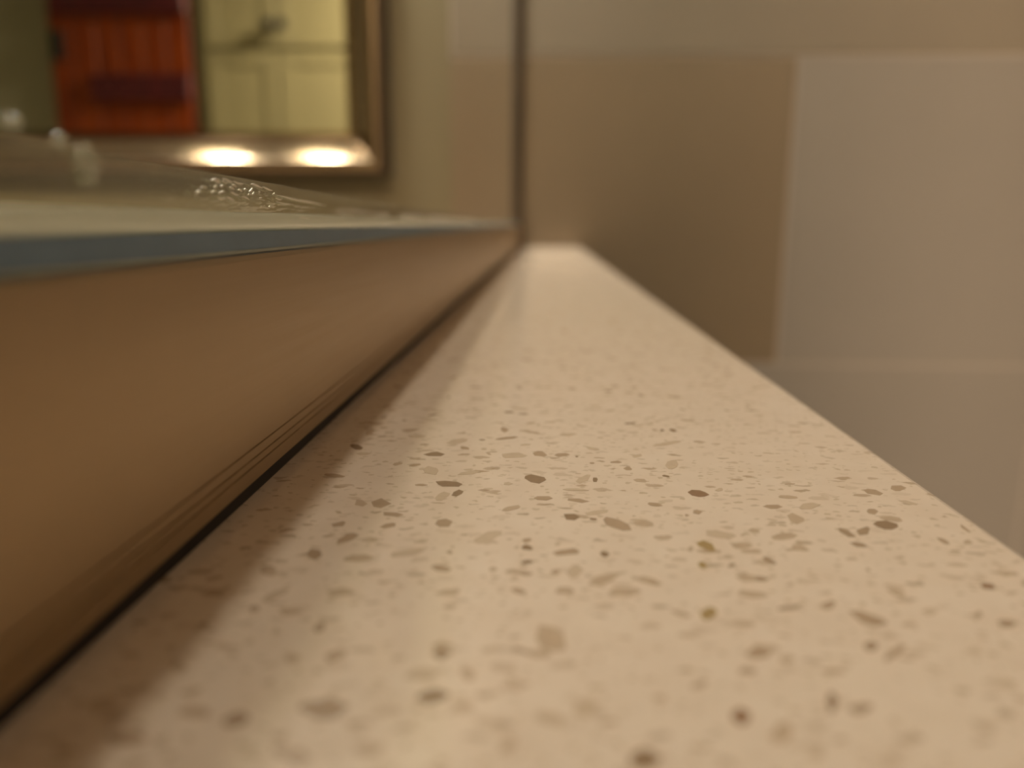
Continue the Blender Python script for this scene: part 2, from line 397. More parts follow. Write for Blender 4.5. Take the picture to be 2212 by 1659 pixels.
# ------------------------------------------------------------------ stone ledge with its chips
XR = 0.0353
ledge = root('stone_ledge', 'speckled cream quartz ledge running from the foreground to the far tiled wall', 'ledge', (0, 0, Z0))
box('slab', -0.098, XR, LY0, D - 0.0012, Z0 - 0.02, Z0, M['quartz'], ledge, 0.0009, 3, off=(0, 0, Z0))
CH = "3:-1912 8093,-1968 8165,-2034 8196,-2057 8153,-2020 8064,-1956 7984,-1899 7973,-1888 8031|3:-1089 7954,-1147 7931,-1218 7844,-1160 7795,-1029 7796,-999 7869|2:5 8032,-44 8040,-95 7961,-76 7872,23 7841,54 7893|2:250 7982,164 7962,125 7894,172 7834,254 7876,293 7921|1:-240 7974,-311 7960,-413 7908,-397 7797,-366 7764,-189 7807,-147 7859|1:-1016 7383,-1112 7452,-1149 7349,-1107 7229,-1003 7179,-991 7307|2:-1206 7528,-1275 7499,-1297 7472,-1299 7430,-1251 7430,-1201 7474,-1189 7497|3:-772 6979,-893 7006,-974 6981,-941 6901,-893 6848,-747 6849,-720 6919|2:-1078 6903,-1117 6901,-1151 6879,-1138 6855,-1068 6849,-1034 6877|3:-736 6770,-777 6699,-785 6605,-740 6581,-700 6654,-690 6722|1:-864 6705,-901 6644,-921 6536,-898 6471,-851 6472,-809 6591,-801 6660|3:25 7162,-98 7242,-154 7189,-159 7125,-98 7014,-20 6975,43 7086|1:433 7272,345 7152,317 7050,353 6992,430 7094,466 7254|3:517 7176,485 7175,476 7106,479 7056,510 7056,524 7132|1:373 6845,312 6854,226 6848,192 6821,238 6794,290 6789,382 6789,426 6810|2:-499 6787,-539 6784,-566 6762,-536 6750,-483 6752,-461 6770|1:-678 7334,-770 7259,-795 7184,-649 7218,-585 7309|2:67 6631,-34 6625,-64 6583,-33 6538,46 6527,99 6583|2:334 6585,234 6589,226 6538,350 6480,414 6521|1.5:-192 6396,-278 6356,-315 6305,-325 6253,-273 6250,-194 6311,-174 6354|2:-1382 6506,-1451 6409,-1405 6289,-1339 6262,-1269 6372|1.5:-1540 6453,-1589 6459,-1572 6326,-1494 6289,-1470 6359|2:-1184 6165,-1298 6172,-1279 6096,-1163 6073,-1123 6122|2:-1176 5944,-1231 5914,-1263 5845,-1215 5811,-1144 5862,-1148 5925|2:-1440 5710,-1486 5676,-1527 5573,-1511 5502,-1447 5534,-1407 5586,-1385 5678|2:-763 6050,-829 6016,-837 5931,-793 5874,-720 5881,-704 5992|3:275 6216,185 6208,202 6084,270 6070,318 6143|3:447 6121,403 6132,390 6108,407 6086,434 6082,452 6094|2:694 6005,625 6105,529 6161,501 6101,516 5982,562 5934,641 5868,708 5889|1:-348 5816,-409 5797,-501 5642,-503 5585,-454 5547,-372 5617,-318 5720,-297 5811|1:-881 5463,-1076 5358,-1052 5281,-899 5325,-836 5419|1.5:-1258 5316,-1314 5308,-1395 5255,-1389 5208,-1278 5188,-1206 5226,-1180 5271|2:-653 5423,-667 5424,-681 5394,-663 5360,-639 5359,-637 5388|3:-92 5550,-115 5556,-143 5510,-132 5469,-67 5458,-58 5506|2:250 5509,142 5469,86 5423,116 5371,270 5412,284 5456|3:-74 5285,-115 5275,-136 5240,-126 5213,-71 5226,-47 5249|3:495 5435,455 5461,430 5437,437 5383,465 5355,497 5406|2:-615 5117,-706 5172,-745 5160,-758 5131,-707 5068,-632 5057,-616 5091|2:-61 5077,-105 5095,-146 5085,-159 5073,-133 5041,-110 5026,-77 5028,-51 5051|2:117 5137,79 5116,72 5082,93 5052,126 5071,137 5119|1.5:-315 5159,-351 5146,-351 5087,-310 5084,-294 5119|1:295 5128,264 5226,222 5213,178 5089,208 4992,249 5020|1.5:492 5096,380 5040,317 4924,388 4893,480 4978,548 5101|1.5:768 5018,700 5063,642 5031,662 4974,733 4936,799 4954|2:-126 4833,-176 4843,-191 4810,-157 4763,-109 4748,-87 4780|1.5:200 4860,143 4867,105 4836,101 4790,140 4771,192 4778,224 4816|1.5:636 4873,487 4878,439 4793,479 4760,572 4750,661 4825|1.5:-1261 4776,-1296 4780,-1377 4730,-1361 4692,-1310 4663,-1202 4690,-1186 4725|2:1016 6478,973 6500,932 6504,907 6485,922 6450,949 6434,996 6431,1018 6456|3:1202 7274,1164 7302,1141 7280,1146 7256,1193 7227,1207 7238|1.5:960 7161,895 7172,855 7135,878 7081,959 7067,977 7092|1:1358 7798,1309 7783,1257 7729,1218 7597,1234 7492,1269 7486,1327 7564,1356 7662|2:864 7539,838 7550,795 7483,821 7427,864 7432,879 7463|2:765 7738,690 7702,683 7663,774 7659,801 7690|1:1464 8533,1358 8476,1296 8423,1188 8311,1244 8310,1335 8335,1504 8467,1532 8534|3:1537 9034,1489 9060,1467 8994,1507 8907,1552 8931|3:1397 9029,1366 9004,1364 8949,1375 8922,1412 8952|2:1318 9012,1299 9018,1278 9005,1284 8975,1320 8970,1331 8980|3:1097 9315,1024 9314,982 9277,980 9237,1018 9235,1097 9264,1113 9282|2.5:-306 8604,-404 8567,-493 8509,-517 8458,-460 8455,-369 8493,-318 8516,-261 8584|1.5:-72 8822,-188 8902,-272 8885,-187 8791,-44 8708,-6 8741|3:-637 8461,-673 8465,-697 8438,-668 8415,-635 8420,-620 8435|2:-788 8139,-832 8167,-866 8168,-861 8099,-836 8063,-770 8049,-764 8075|1:-877 8504,-998 8416,-1031 8280,-945 8216,-826 8359,-814 8460|1.5:-1461 8887,-1592 8849,-1608 8769,-1555 8737,-1471 8756,-1418 8838|1.5:-1891 9122,-2047 9172,-2156 9166,-2054 9071,-1925 9030,-1860 9087|1.5:-1967 8837,-2002 8734,-1990 8611,-1965 8532,-1925 8581,-1909 8746,-1924 8800|2.5:-1332 9625,-1377 9591,-1414 9539,-1418 9494,-1346 9515,-1292 9582,-1288 9612|3:-385 9802,-443 9808,-484 9768,-444 9719,-379 9732,-356 9769|2.5:-205 9725,-247 9726,-303 9698,-303 9652,-254 9643,-182 9654,-168 9676|2:-1657 9281,-1681 9282,-1694 9258,-1662 9220,-1639 9219,-1631 9251|1.5:-1883 9838,-1938 9840,-1955 9817,-1964 9743,-1941 9705,-1911 9712,-1868 9740,-1847 9793|1.5:-1683 10268,-1826 10279,-1840 10253,-1789 10215,-1655 10206,-1654 10244|2:-924 11340,-1042 11344,-1075 11281,-1043 11219,-909 11233,-877 11278|2:-1350 12093,-1407 12034,-1412 11932,-1382 11898,-1345 11933,-1318 12052|3:-1283 10668,-1293 10658,-1299 10597,-1295 10547,-1289 10527,-1268 10537,-1263 10572,-1267 10621|2:457 11367,360 11336,363 11273,445 11260,480 11321|2:1106 11528,1051 11540,996 11474,1026 11444,1093 11446,1137 11499|2:-205 13751,-272 13779,-333 13754,-366 13683,-324 13621,-287 13616,-209 13639,-184 13708|1.5:112 11401,-89 11381,-148 11345,-55 11295,74 11303,158 11343|1:376 13046,304 13085,253 13000,297 12877,354 12838,428 12948|1.5:1265 11082,1222 11116,1153 11115,1144 11064,1203 10989,1263 10983,1286 11039|2:-1906 7130,-1958 7157,-2045 7153,-2053 7119,-2010 7085,-1920 7053,-1860 7053,-1841 7086|1:-1738 6865,-1773 6866,-1830 6852,-1854 6818,-1814 6807,-1773 6806,-1698 6830,-1697 6842|1.5:-1420 7562,-1459 7535,-1468 7476,-1436 7441,-1381 7497,-1376 7541|1:-1796 7878,-1882 7884,-1917 7828,-1856 7777,-1800 7788,-1760 7833|2:1834 10030,1816 10085,1775 10122,1758 10115,1765 10072,1793 10011,1816 9994,1839 10008|1.5:387 10189,302 10183,274 10163,323 10114,362 10122,406 10153|1:741 10219,694 10232,639 10221,604 10175,651 10132,676 10123,734 10137,765 10187|1.5:-105 9274,-146 9269,-186 9228,-199 9197,-178 9167,-139 9168,-96 9197,-70 9254|1:-467 9212,-521 9254,-553 9269,-572 9263,-550 9224,-513 9190,-472 9169,-446 9175|1:349 8782,219 8769,195 8685,306 8649,399 8756|1.5:-533 7923,-554 7951,-578 7953,-572 7920,-547 7874,-527 7866,-519 7869|3:364 7883,343 7871,346 7840,360 7838,374 7852|2:515 7664,488 7663,476 7648,480 7628,506 7622,525 7643|1.5:-1604 5676,-1628 5666,-1657 5626,-1612 5619,-1588 5631,-1563 5670|4:1454 6821,1417 6865,1348 6874,1300 6809,1323 6724,1376 6688,1425 6697,1480 6752|3:2840 6127,2784 6197,2709 6182,2647 6119,2659 6064,2692 6003,2754 6009,2824 6069|2.5:2582 6064,2464 5980,2446 5870,2521 5895,2583 6013|2.5:2397 5958,2346 6024,2319 5945,2351 5830,2413 5845|2.5:2413 5718,2363 5739,2312 5715,2340 5646,2387 5635,2434 5649|1.5:2135 6220,2076 6338,2017 6275,2002 6127,2036 6077,2120 6152|2:3008 6967,2945 6992,2898 6955,2893 6860,2986 6818,3034 6871|2:3293 7107,3203 7096,3156 7004,3174 6944,3216 6948,3313 7039|2:2007 6525,1916 6517,1874 6477,1923 6421,1976 6426,2040 6478|1:2326 6596,2233 6562,2172 6463,2178 6425,2264 6436,2380 6548|2:2800 6468,2751 6469,2711 6413,2705 6357,2744 6328,2809 6411|1.5:2236 6742,2176 6774,2105 6774,2077 6738,2091 6700,2143 6683,2205 6690,2238 6709|2:1304 6367,1268 6352,1254 6286,1298 6262,1336 6325|2:1199 6262,1181 6254,1176 6210,1191 6206,1215 6230|2:994 6510,924 6525,908 6495,944 6453,999 6435,1028 6448|1:1480 5853,1375 5905,1287 5909,1279 5871,1281 5803,1373 5756,1424 5754,1493 5803|1.5:1936 5897,1859 5888,1790 5838,1758 5797,1762 5750,1835 5746,1925 5789,1972 5848|5:1279 5643,1225 5710,1163 5654,1171 5587,1245 5506,1280 5527|1.5:1556 5672,1505 5686,1446 5662,1415 5628,1435 5568,1474 5560,1533 5585,1575 5639|5:1163 5271,1155 5318,1132 5316,1107 5291,1104 5243,1119 5203,1140 5211,1160 5230|2.5:1357 5299,1327 5284,1302 5239,1322 5232,1357 5261,1367 5291|2.5:1660 5346,1623 5411,1595 5423,1583 5384,1595 5351,1646 5298,1656 5305|1.5:1956 5635,1926 5663,1872 5658,1854 5596,1875 5558,1924 5540,1970 5558|2:3350 6060,3350 6093,3350 6153,3326 6109,3317 6062,3321 5981,3346 5980|2:3074 5782,3068 5830,3050 5855,3021 5861,3010 5788,3020 5735,3045 5724,3060 5729|1.5:3252 5834,3219 5820,3182 5782,3173 5735,3212 5739,3247 5765|4:3007 5057,2950 5067,2918 5033,2911 4989,2965 4976,2997 4990|1.5:1455 5108,1381 5135,1320 5089,1352 5012,1427 5015,1465 5077|2.5:1502 5091,1457 5090,1439 5026,1500 5019,1544 5061|1.5:1451 4852,1307 4884,1273 4820,1352 4768,1467 4801|2.5:1625 4691,1523 4670,1464 4627,1491 4614,1568 4625,1632 4672|2:1858 4763,1762 4706,1760 4635,1813 4650,1869 4734|2:2079 4530,1981 4631,1902 4622,1932 4475,1991 4439,2085 4476|1.5:2367 4905,2324 4960,2290 4956,2262 4933,2284 4850,2332 4833,2352 4864|2.5:1926 4243,1906 4262,1857 4243,1837 4207,1831 4175,1850 4150,1896 4175,1926 4223|2:2048 4232,1910 4097,1886 4037,2018 4144,2082 4220|2:1273 4159,1231 4174,1183 4136,1139 4080,1164 4043,1213 4043,1273 4073,1295 4134|5:1086 4550,1091 4603,1057 4636,987 4570,979 4489,1006 4457|1.5:889 4562,840 4583,804 4580,833 4526,888 4492,926 4508|1.5:1276 4458,1197 4472,1128 4439,1182 4397,1258 4398,1281 4412|2.5:2858 4537,2830 4555,2779 4551,2750 4524,2745 4478,2768 4466,2809 4471,2855 4514|2:2723 4667,2681 4639,2663 4609,2682 4587,2709 4616|4:1033 3532,995 3582,944 3536,931 3487,965 3434,1008 3461|3:1506 3717,1483 3736,1441 3655,1422 3550,1459 3580,1496 3667|2.5:1647 3645,1587 3639,1522 3597,1547 3551,1601 3569,1657 3617|2:857 3817,798 3779,779 3731,854 3754,879 3798|2:1137 3952,1083 3940,1058 3886,1130 3883,1165 3922|3:538 3199,505 3206,478 3162,490 3124,530 3138,544 3179|1.5:1391 4090,1330 4065,1312 4015,1347 4001,1408 4047|2:792 4970,748 4994,726 4992,721 4964,739 4940,778 4925,807 4950|1:2468 3900,2431 3899,2355 3848,2372 3829,2462 3833,2493 3869|1:2449 4682,2417 4688,2354 4642,2371 4594,2400 4599,2463 4651|3:-528 3666,-607 3616,-612 3575,-548 3534,-467 3579,-446 3627|2.5:-1042 3554,-1173 3512,-1183 3469,-1059 3387,-979 3398,-930 3501|2.5:-1415 3421,-1468 3426,-1505 3375,-1503 3340,-1478 3310,-1432 3311,-1392 3341,-1385 3376|2:-1855 3252,-2002 3240,-1991 3202,-1928 3158,-1818 3164,-1795 3192|2.5:-525 4060,-581 4052,-593 3998,-550 3947,-518 3953,-484 4026|2:-1107 4022,-1140 4006,-1178 3959,-1149 3898,-1122 3902,-1072 3957,-1064 4007|2:-1298 4331,-1330 4272,-1326 4235,-1294 4203,-1260 4230,-1276 4313|2:-1757 4513,-1797 4502,-1798 4482,-1766 4430,-1726 4441,-1723 4469|1.5:-342 3829,-378 3874,-415 3885,-415 3811,-375 3750,-338 3758|1.5:140 4247,97 4329,-4 4356,-23 4202,15 4087,114 4065,151 4100|2:-1054 3151,-1208 3192,-1194 3134,-1040 3047,-1001 3096|3:521 3217,481 3245,414 3191,407 3127,435 3102,511 3111,528 3186|2.5:-1603 5380,-1679 5400,-1682 5305,-1635 5235,-1584 5200,-1561 5282|1:290 3553,287 3592,266 3627,195 3594,176 3533,170 3493,215 3461,248 3471|2:-1987 4292,-2020 4271,-2011 4245,-1964 4225,-1952 4261|1.5:-1913 3849,-1978 3863,-1980 3810,-1932 3754,-1881 3768,-1882 3803|1.5:-2136 3138,-2192 3130,-2162 3081,-2116 3077,-2060 3105|1.5:88 15940,115 15890,191 15900,215 15938,164 15991,132 15986|1:1615 20699,1601 20637,1646 20594,1699 20606,1709 20661,1682 20693|1:-2208 18877,-2229 18840,-2214 18764,-2173 18713,-2150 18721,-2155 18787,-2188 18862|1.5:2757 6263,2775 6213,2875 6181,2914 6199,2921 6269,2866 6310,2791 6303|1.5:-387 17425,-429 17432,-491 17391,-523 17341,-504 17293,-414 17334,-386 17371|1:-1424 17757,-1447 17774,-1541 17765,-1563 17749,-1536 17717,-1472 17724|1:-2055 13836,-2086 13854,-2160 13775,-2187 13728,-2152 13690,-2086 13740,-2053 13801|2:1902 17134,1940 17081,2034 17046,2115 17074,2060 17134,1981 17149|2:2494 11746,2400 11729,2316 11678,2365 11651,2451 11673|1:2818 12386,2836 12369,2879 12358,2917 12373,2920 12385,2892 12403,2830 12401|2:2336 10071,2325 10043,2332 10005,2376 9977,2398 10000,2401 10023,2366 10063|1:1475 13189,1457 13105,1487 13039,1553 13003,1577 13038,1532 13144|1.5:-1942 20084,-2043 20086,-2110 19973,-2124 19928,-2096 19849,-1993 19945,-1939 20004|2:2691 10373,2671 10347,2684 10254,2722 10280,2724 10335|1.5:-1043 19219,-1023 19195,-939 19167,-892 19176,-875 19207,-931 19251,-1022 19256|1:-1280 14688,-1298 14634,-1280 14570,-1244 14532,-1222 14576,-1241 14653|1:1683 15079,1609 15076,1567 15008,1565 14977,1618 14929,1660 14945,1700 15023|1.5:-166 14645,-229 14699,-344 14684,-389 14665,-417 14609,-317 14564,-187 14597|1:2366 18302,2284 18173,2356 18036,2464 18075,2470 18226|1:-2141 3528,-2185 3501,-2209 3434,-2150 3369,-2093 3413,-2091 3475|1:3137 14960,3098 14932,3055 14834,3065 14745,3106 14720,3165 14822,3177 14938|1.5:-1443 13688,-1522 13721,-1715 13574,-1618 13529,-1475 13562|1.5:2970 16344,2933 16283,2949 16215,2974 16200,2995 16312|1.5:-2012 10099,-2076 10015,-2060 9942,-1964 9934,-1942 10059|1:2708 12091,2646 12117,2601 12075,2603 11988,2628 11970,2674 11976,2719 12065|1.5:1725 10870,1722 10795,1819 10696,1910 10750,1921 10808,1851 10905|1:2794 17046,2763 16953,2891 16808,2976 16862,2937 16998|2:2782 15985,2746 16029,2616 15995,2596 15927,2750 15926|2:3001 12934,2977 12906,2965 12867,2967 12820,2977 12809,3006 12860,3017 12915|1.5:-355 11368,-373 11321,-374 11222,-312 11148,-292 11233,-314 11333|1:-1371 15974,-1360 15889,-1296 15852,-1235 15865,-1248 15933,-1303 15986|1.5:-1593 20886,-1570 20856,-1492 20809,-1460 20806,-1440 20835,-1466 20870,-1553 20899|1:-842 16130,-886 16195,-979 16159,-973 16097,-866 16094|1.5:735 6048,746 5990,828 5953,888 5981,895 6047,860 6084,791 6107|1:-2315 14142,-2353 14046,-2336 14000,-2232 13942,-2203 13975,-2207 14089,-2231 14134|1.5:2765 17631,2832 17574,2911 17587,2960 17633,2933 17680,2817 17692|1.5:2981 13503,2894 13462,2844 13382,2868 13343,2962 13353,3002 13422|1.5:-2127 4915,-2177 4915,-2228 4874,-2211 4832,-2126 4879|1:1996 12953,2027 12875,2130 12832,2175 12857,2121 12940|1.5:778 21472,705 21472,650 21400,701 21383,779 21426|1:1631 6943,1603 6937,1568 6893,1553 6868,1579 6845,1622 6877,1631 6901|1.5:2971 12555,2931 12571,2830 12564,2801 12525,2853 12498,2964 12516|1:1022 7993,965 7960,925 7895,947 7849,1004 7891,1031 7924|1.5:-1389 18223,-1399 18171,-1338 18117,-1280 18092,-1278 18124,-1287 18198,-1327 18232|1:560 6321,519 6330,440 6298,366 6242,372 6184,456 6201,546 6263|2:1871 14382,1836 14435,1725 14415,1720 14339,1838 14338|2:334 13615,277 13617,242 13568,288 13523,314 13551|2:56 14680,92 14598,206 14571,238 14646,128 14683|1.5:-880 10533,-863 10505,-826 10482,-797 10488,-774 10507,-806 10546,-847 10557|2:-2173 11332,-2184 11294,-2128 11216,-2031 11165,-2010 11178,-2059 11273,-2125 11325|1.5:3145 21069,3144 21025,3200 20947,3251 20962,3218 21029|1:-304 7007,-337 6988,-345 6929,-294 6915,-262 6959|1:2191 20532,2217 20447,2382 20397,2463 20414,2389 20496,2239 20545|1:-181 19976,-239 19931,-275 19829,-231 19745,-152 19724,-97 19817,-86 19905|1:2676 16903,2597 16933,2480 16825,2532 16802,2628 16842|1.5:-843 9972,-868 9965,-893 9926,-901 9896,-883 9880,-850 9912,-838 9961|1:-2154 16054,-2188 16070,-2228 16050,-2253 16021,-2224 16011,-2174 16031|1.5:2335 7106,2276 7116,2236 7093,2231 7073,2308 7079|1:-1398 15375,-1458 15292,-1456 15236,-1423 15206,-1369 15293|1:669 16270,642 16218,656 16160,691 16155,716 16222|2:-1954 13150,-2022 13165,-2099 13146,-2128 13115,-2064 13095,-1989 13109|1.5:1662 5984,1627 5953,1613 5921,1632 5876,1688 5877,1701 5923,1697 5958|2:246 18899,216 18945,76 18969,9 18952,36 18857,112 18830,215 18849|1.5:3042 15087,3088 15053,3164 15046,3196 15056,3160 15104,3104 15115|2:713 14675,803 14599,890 14609,928 14683,841 14771|1.5:-1930 9485,-1971 9439,-1982 9395,-1969 9331,-1918 9332,-1904 9397,-1912 9467|1:1784 19224,1734 19286,1602 19284,1554 19220,1584 19127,1664 19086,1754 19149|1.5:-2002 16972,-2095 16970,-2187 16891,-2159 16823,-2066 16857|1.5:-1941 13991,-1939 13954,-1858 13904,-1811 13909,-1798 13950,-1822 13982,-1919 14010|1.5:1197 3481,1143 3456,1089 3367,1082 3315,1135 3317,1182 3365,1200 3424|1.5:527 21411,476 21369,468 21318,504 21320,527 21354|1:2281 17208,2369 17131,2462 17143,2473 17229,2341 17275|1.5:-1524 19124,-1639 19170,-1725 19035,-1636 18975,-1539 19037|1:-1522 16738,-1599 16666,-1639 16599,-1606 16461,-1547 16454,-1498 16527,-1473 16619|1:1751 18998,1728 19026,1611 18949,1561 18817,1605 18808,1663 18811,1761 18937|1.5:2852 13806,2831 13812,2766 13787,2748 13756,2790 13757,2848 13779|1:3004 5354,2956 5389,2892 5387,2852 5364,2861 5345,2900 5330,2967 5331|1:1503 16148,1488 16122,1510 16034,1532 16014,1559 16004,1559 16077,1541 16122|1:-1829 21563,-1921 21601,-2017 21553,-2002 21503,-1889 21501|1:-439 20324,-487 20303,-510 20278,-526 20231,-509 20205,-475 20226,-442 20281|1:-1508 8580,-1463 8497,-1318 8483,-1297 8508,-1385 8579|2:2595 10063,2625 10031,2699 10017,2740 10027,2761 10057,2680 10092,2626 10090|1:2858 15785,2804 15786,2733 15734,2712 15681,2733 15675,2808 15700,2858 15749|1.5:939 9972,856 9970,791 9911,844 9882,899 9899|2:1774 19577,1686 19640,1561 19622,1537 19557,1585 19530,1734 19533|1.5:515 17158,479 17174,383 17139,408 17116,487 17128|1:-1369 12948,-1359 12893,-1263 12848,-1175 12883,-1216 12944,-1299 12976|2:-1578 5956,-1652 5893,-1627 5822,-1550 5848,-1551 5930|1.5:-901 20851,-840 20787,-721 20759,-632 20767,-610 20837,-688 20882,-852 20884|2:1640 17528,1629 17490,1642 17406,1744 17334,1772 17376,1765 17460,1724 17516|1.5:2893 14056,2854 14044,2821 13986,2839 13933,2876 13926,2926 13978,2924 14015|2:1345 10975,1329 10912,1330 10842,1373 10800,1411 10845,1401 10903|1.5:1112 5595,1080 5547,1070 5508,1103 5492,1125 5560|1.5:1834 20420,1791 20380,1795 20305,1839 20242,1885 20254,1922 20313,1882 20405|1.5:-583 3361,-601 3371,-652 3354,-690 3322,-636 3316,-613 3324|2:943 11249,894 11218,885 11133,953 11062,998 11128,984 11220|1.5:-422 13934,-422 13865,-366 13809,-324 13841,-360 13901|1:469 8232,488 8153,569 8098,605 8120,597 8172,487 8244|2:-80 5687,-124 5672,-143 5644,-125 5593,-105 5587,-72 5630,-67 5648|2:-464 9020,-483 8955,-471 8854,-426 8758,-380 8872,-416 8974|1:-1284 18846,-1400 18871,-1502 18793,-1478 18689,-1374 18739|1.5:1395 11884,1321 11931,1261 11912,1284 11851,1330 11849|1:3087 6694,3126 6615,3199 6578,3214 6623,3158 6697|1:-1473 15214,-1570 15220,-1648 15163,-1637 15094,-1506 15120|1:3160 11578,3069 11531,3007 11447,3035 11390,3079 11404,3179 11526|1:-18 3463,1 3423,68 3393,118 3408,121 3451,90 3486,-5 3501|1.5:3291 15863,3250 15829,3260 15758,3321 15753,3330 15826|1.5:-2038 14635,-2030 14603,-1979 14584,-1927 14599,-1954 14639,-2006 14652|1:668 12640,644 12611,673 12568,729 12532,754 12546,747 12587,698 12647|2:231 21985,162 21893,194 21803,291 21738,325 21827,308 21900|1.5:-140 17105,-165 17106,-178 17010,-138 16984,-103 17026,-86 17054|1:-119 8305,-182 8310,-237 8272,-219 8228,-130 8254|1:-417 10027,-365 9961,-275 9919,-188 9923,-184 9957,-242 10010,-347 10034|1:1040 10248,1058 10203,1198 10166,1212 10201,1092 10264|1.5:-1909 5093,-1932 5050,-1888 4965,-1818 4934,-1787 4939,-1812 5045,-1869 5093|1.5:1361 11493,1305 11486,1269 11433,1281 11348,1310 11323,1376 11388,1391 11456|2:474 17615,389 17535,382 17397,465 17347,523 17382,518 17568|1.5:1194 13971,1152 13886,1198 13778,1312 13823,1291 13923|1:2286 21391,2213 21387,2095 21277,2105 21241,2259 21308|1:-605 17854,-690 17779,-659 17664,-574 17637,-492 17710,-548 17835|1.5:-1965 17275,-1938 17217,-1870 17169,-1785 17158,-1753 17196,-1785 17239,-1911 17288|2:27 20639,-3 20555,56 20481,91 20479,109 20530,56 20647|1.5:2533 16566,2543 16538,2602 16515,2632 16515,2656 16537,2614 16566,2563 16573|1.5:1571 21218,1512 21200,1459 21101,1490 21028,1527 21017,1584 21063,1597 21157|1.5:-1877 15000,-1955 14948,-1962 14837,-1914 14815,-1863 14912|1:-1634 4760,-1686 4743,-1744 4663,-1756 4577,-1706 4553,-1679 4595,-1624 4709|1.5:-105 3297,-147 3289,-160 3256,-178 3183,-151 3180,-123 3198,-96 3264|1:-160 5026,-171 5031,-198 4976,-202 4949,-182 4943,-161 4963,-145 5003|2:-154 4099,-134 4058,-71 4026,-43 4036,-123 4104|1:-1711 3062,-1775 3066,-1833 3021,-1801 2976,-1749 2999|1:-512 3836,-618 3866,-674 3843,-714 3760,-573 3732|1:579 14470,527 14422,499 14350,522 14286,554 14283,588 14344,588 14431|2:-1871 14325,-1875 14278,-1786 14211,-1729 14244,-1731 14287,-1795 14331"
for ci, item in enumerate(CH.split('|')):
    t, pts = item.split(':')
    t = float(t)
    pts = [tuple(float(v) * 1e-5 for v in q.split()) for q in pts.split(',')]
    bm = bmesh.new()
    mx_ = sum(p[0] for p in pts) / len(pts); my_ = sum(p[1] for p in pts) / len(pts)
    lo = [bm.verts.new((x, y, -0.0004)) for x, y in pts]
    hi = [bm.verts.new((mx_ + (x - mx_), my_ + (y - my_), 0.000008 + (ci * 7 % 20) * 0.000001)) for x, y in pts]
    n = len(pts)
    for i in range(n):
        bm.faces.new((lo[i], lo[(i + 1) % n], hi[(i + 1) % n], hi[i]))
    bm.faces.new(hi); bm.faces.new(lo[::-1])
    link('stone_chip', bm, CHIP[t], ledge)

# ------------------------------------------------------------------ glass screen in its channel
XC = -0.0248                     # shower-side face of the channel
XG = XC - 0.0016                 # shower-side face of the glass
GT = 0.0025
CHH = 0.0206                     # channel height above the ledge
screen = root('glass_strip', 'low strip of clear glass in a bronze channel along the left of the stone ledge', 'glass strip', (0, 0, Z0))
def smear_top(y):
    t = max(0.0, min(1.0, (y - 0.04) / 0.25))
    return H + 0.0042 - 0.0022 * t ** 0.7 + 0.00012 * noise.noise(Vector((y * 120, 3, 0)))
GY0, GY1 = -0.125, D - 0.0055
bm = bmesh.new()
top, bot = [], []
NP = 160
for i in range(NP + 1):
    y = GY0 + (GY1 - GY0) * i / NP
    zt = smear_top(y) - 0.00008
    bot.append((bm.verts.new((XG - GT, y, 0.0045)), bm.verts.new((XG, y, 0.0045))))
    top.append((bm.verts.new((XG - GT, y, H + (zt - H) * (XG - GT) / XG)), bm.verts.new((XG, y, zt))))
for i in range(NP):
    for k in (0, 1):
        bm.faces.new((bot[i][k], bot[i + 1][k], top[i + 1][k], top[i][k]))
    bm.faces.new((top[i][0], top[i][1], top[i + 1][1], top[i + 1][0]))
    bm.faces.new((bot[i][0], bot[i][1], bot[i + 1][1], bot[i + 1][0]))
for i in (0, NP):
    bm.faces.new((bot[i][0], bot[i][1], top[i][1], top[i][0]))
link('glass_pane', bm, M['pane'], screen)
# U channel, three fine grooves low on its outer face
g = 0.00010
prof = [(XC, 0.0014)]
for zc in (0.0027, 0.0034, 0.0043):
    prof += [(XC, zc - g), (XC - g * 1.3, zc - g * 0.3), (XC - g * 1.3, zc + g * 0.3), (XC, zc + g)]
prof += [(XC, CHH - 0.0004), (XC - 0.0004, CHH), (XG + 0.0003, CHH), (XG + 0.0002, 0.0030), (XG - GT - 0.0002, 0.0030),
         (XG - GT - 0.0003, CHH), (XG - GT - 0.0012, CHH), (XG - GT - 0.0016, CHH - 0.0004), (XG - GT - 0.0016, 0.0014)]
bm = bmesh.new(); extrude_profile(bm, prof, 'y', GY0, D - 0.0050); link('channel', bm, M['channel'], screen)
# dark setting bed showing as a line under the channel
bm = bmesh.new(); bm_box(bm, XG - GT - 0.001, XC - 0.0004, GY0, D - 0.0050, 0.0, 0.0016); link('setting_bed', bm, M['dark_seal'], screen)
# blue-grey vinyl gasket between channel lip and glass
zg = H - 0.00086
bm = bmesh.new()
extrude_profile(bm, [(XG + 0.0001, 0.012), (XG + 0.00028, 0.012), (XG + 0.0008, CHH + 0.0001), (XG + 0.00075, CHH + 0.0006), (XG + 0.0003, zg), (XG + 0.0001, zg)], 'y', GY0, D - 0.0055)
link('gasket', bm, M['gasket'], screen)
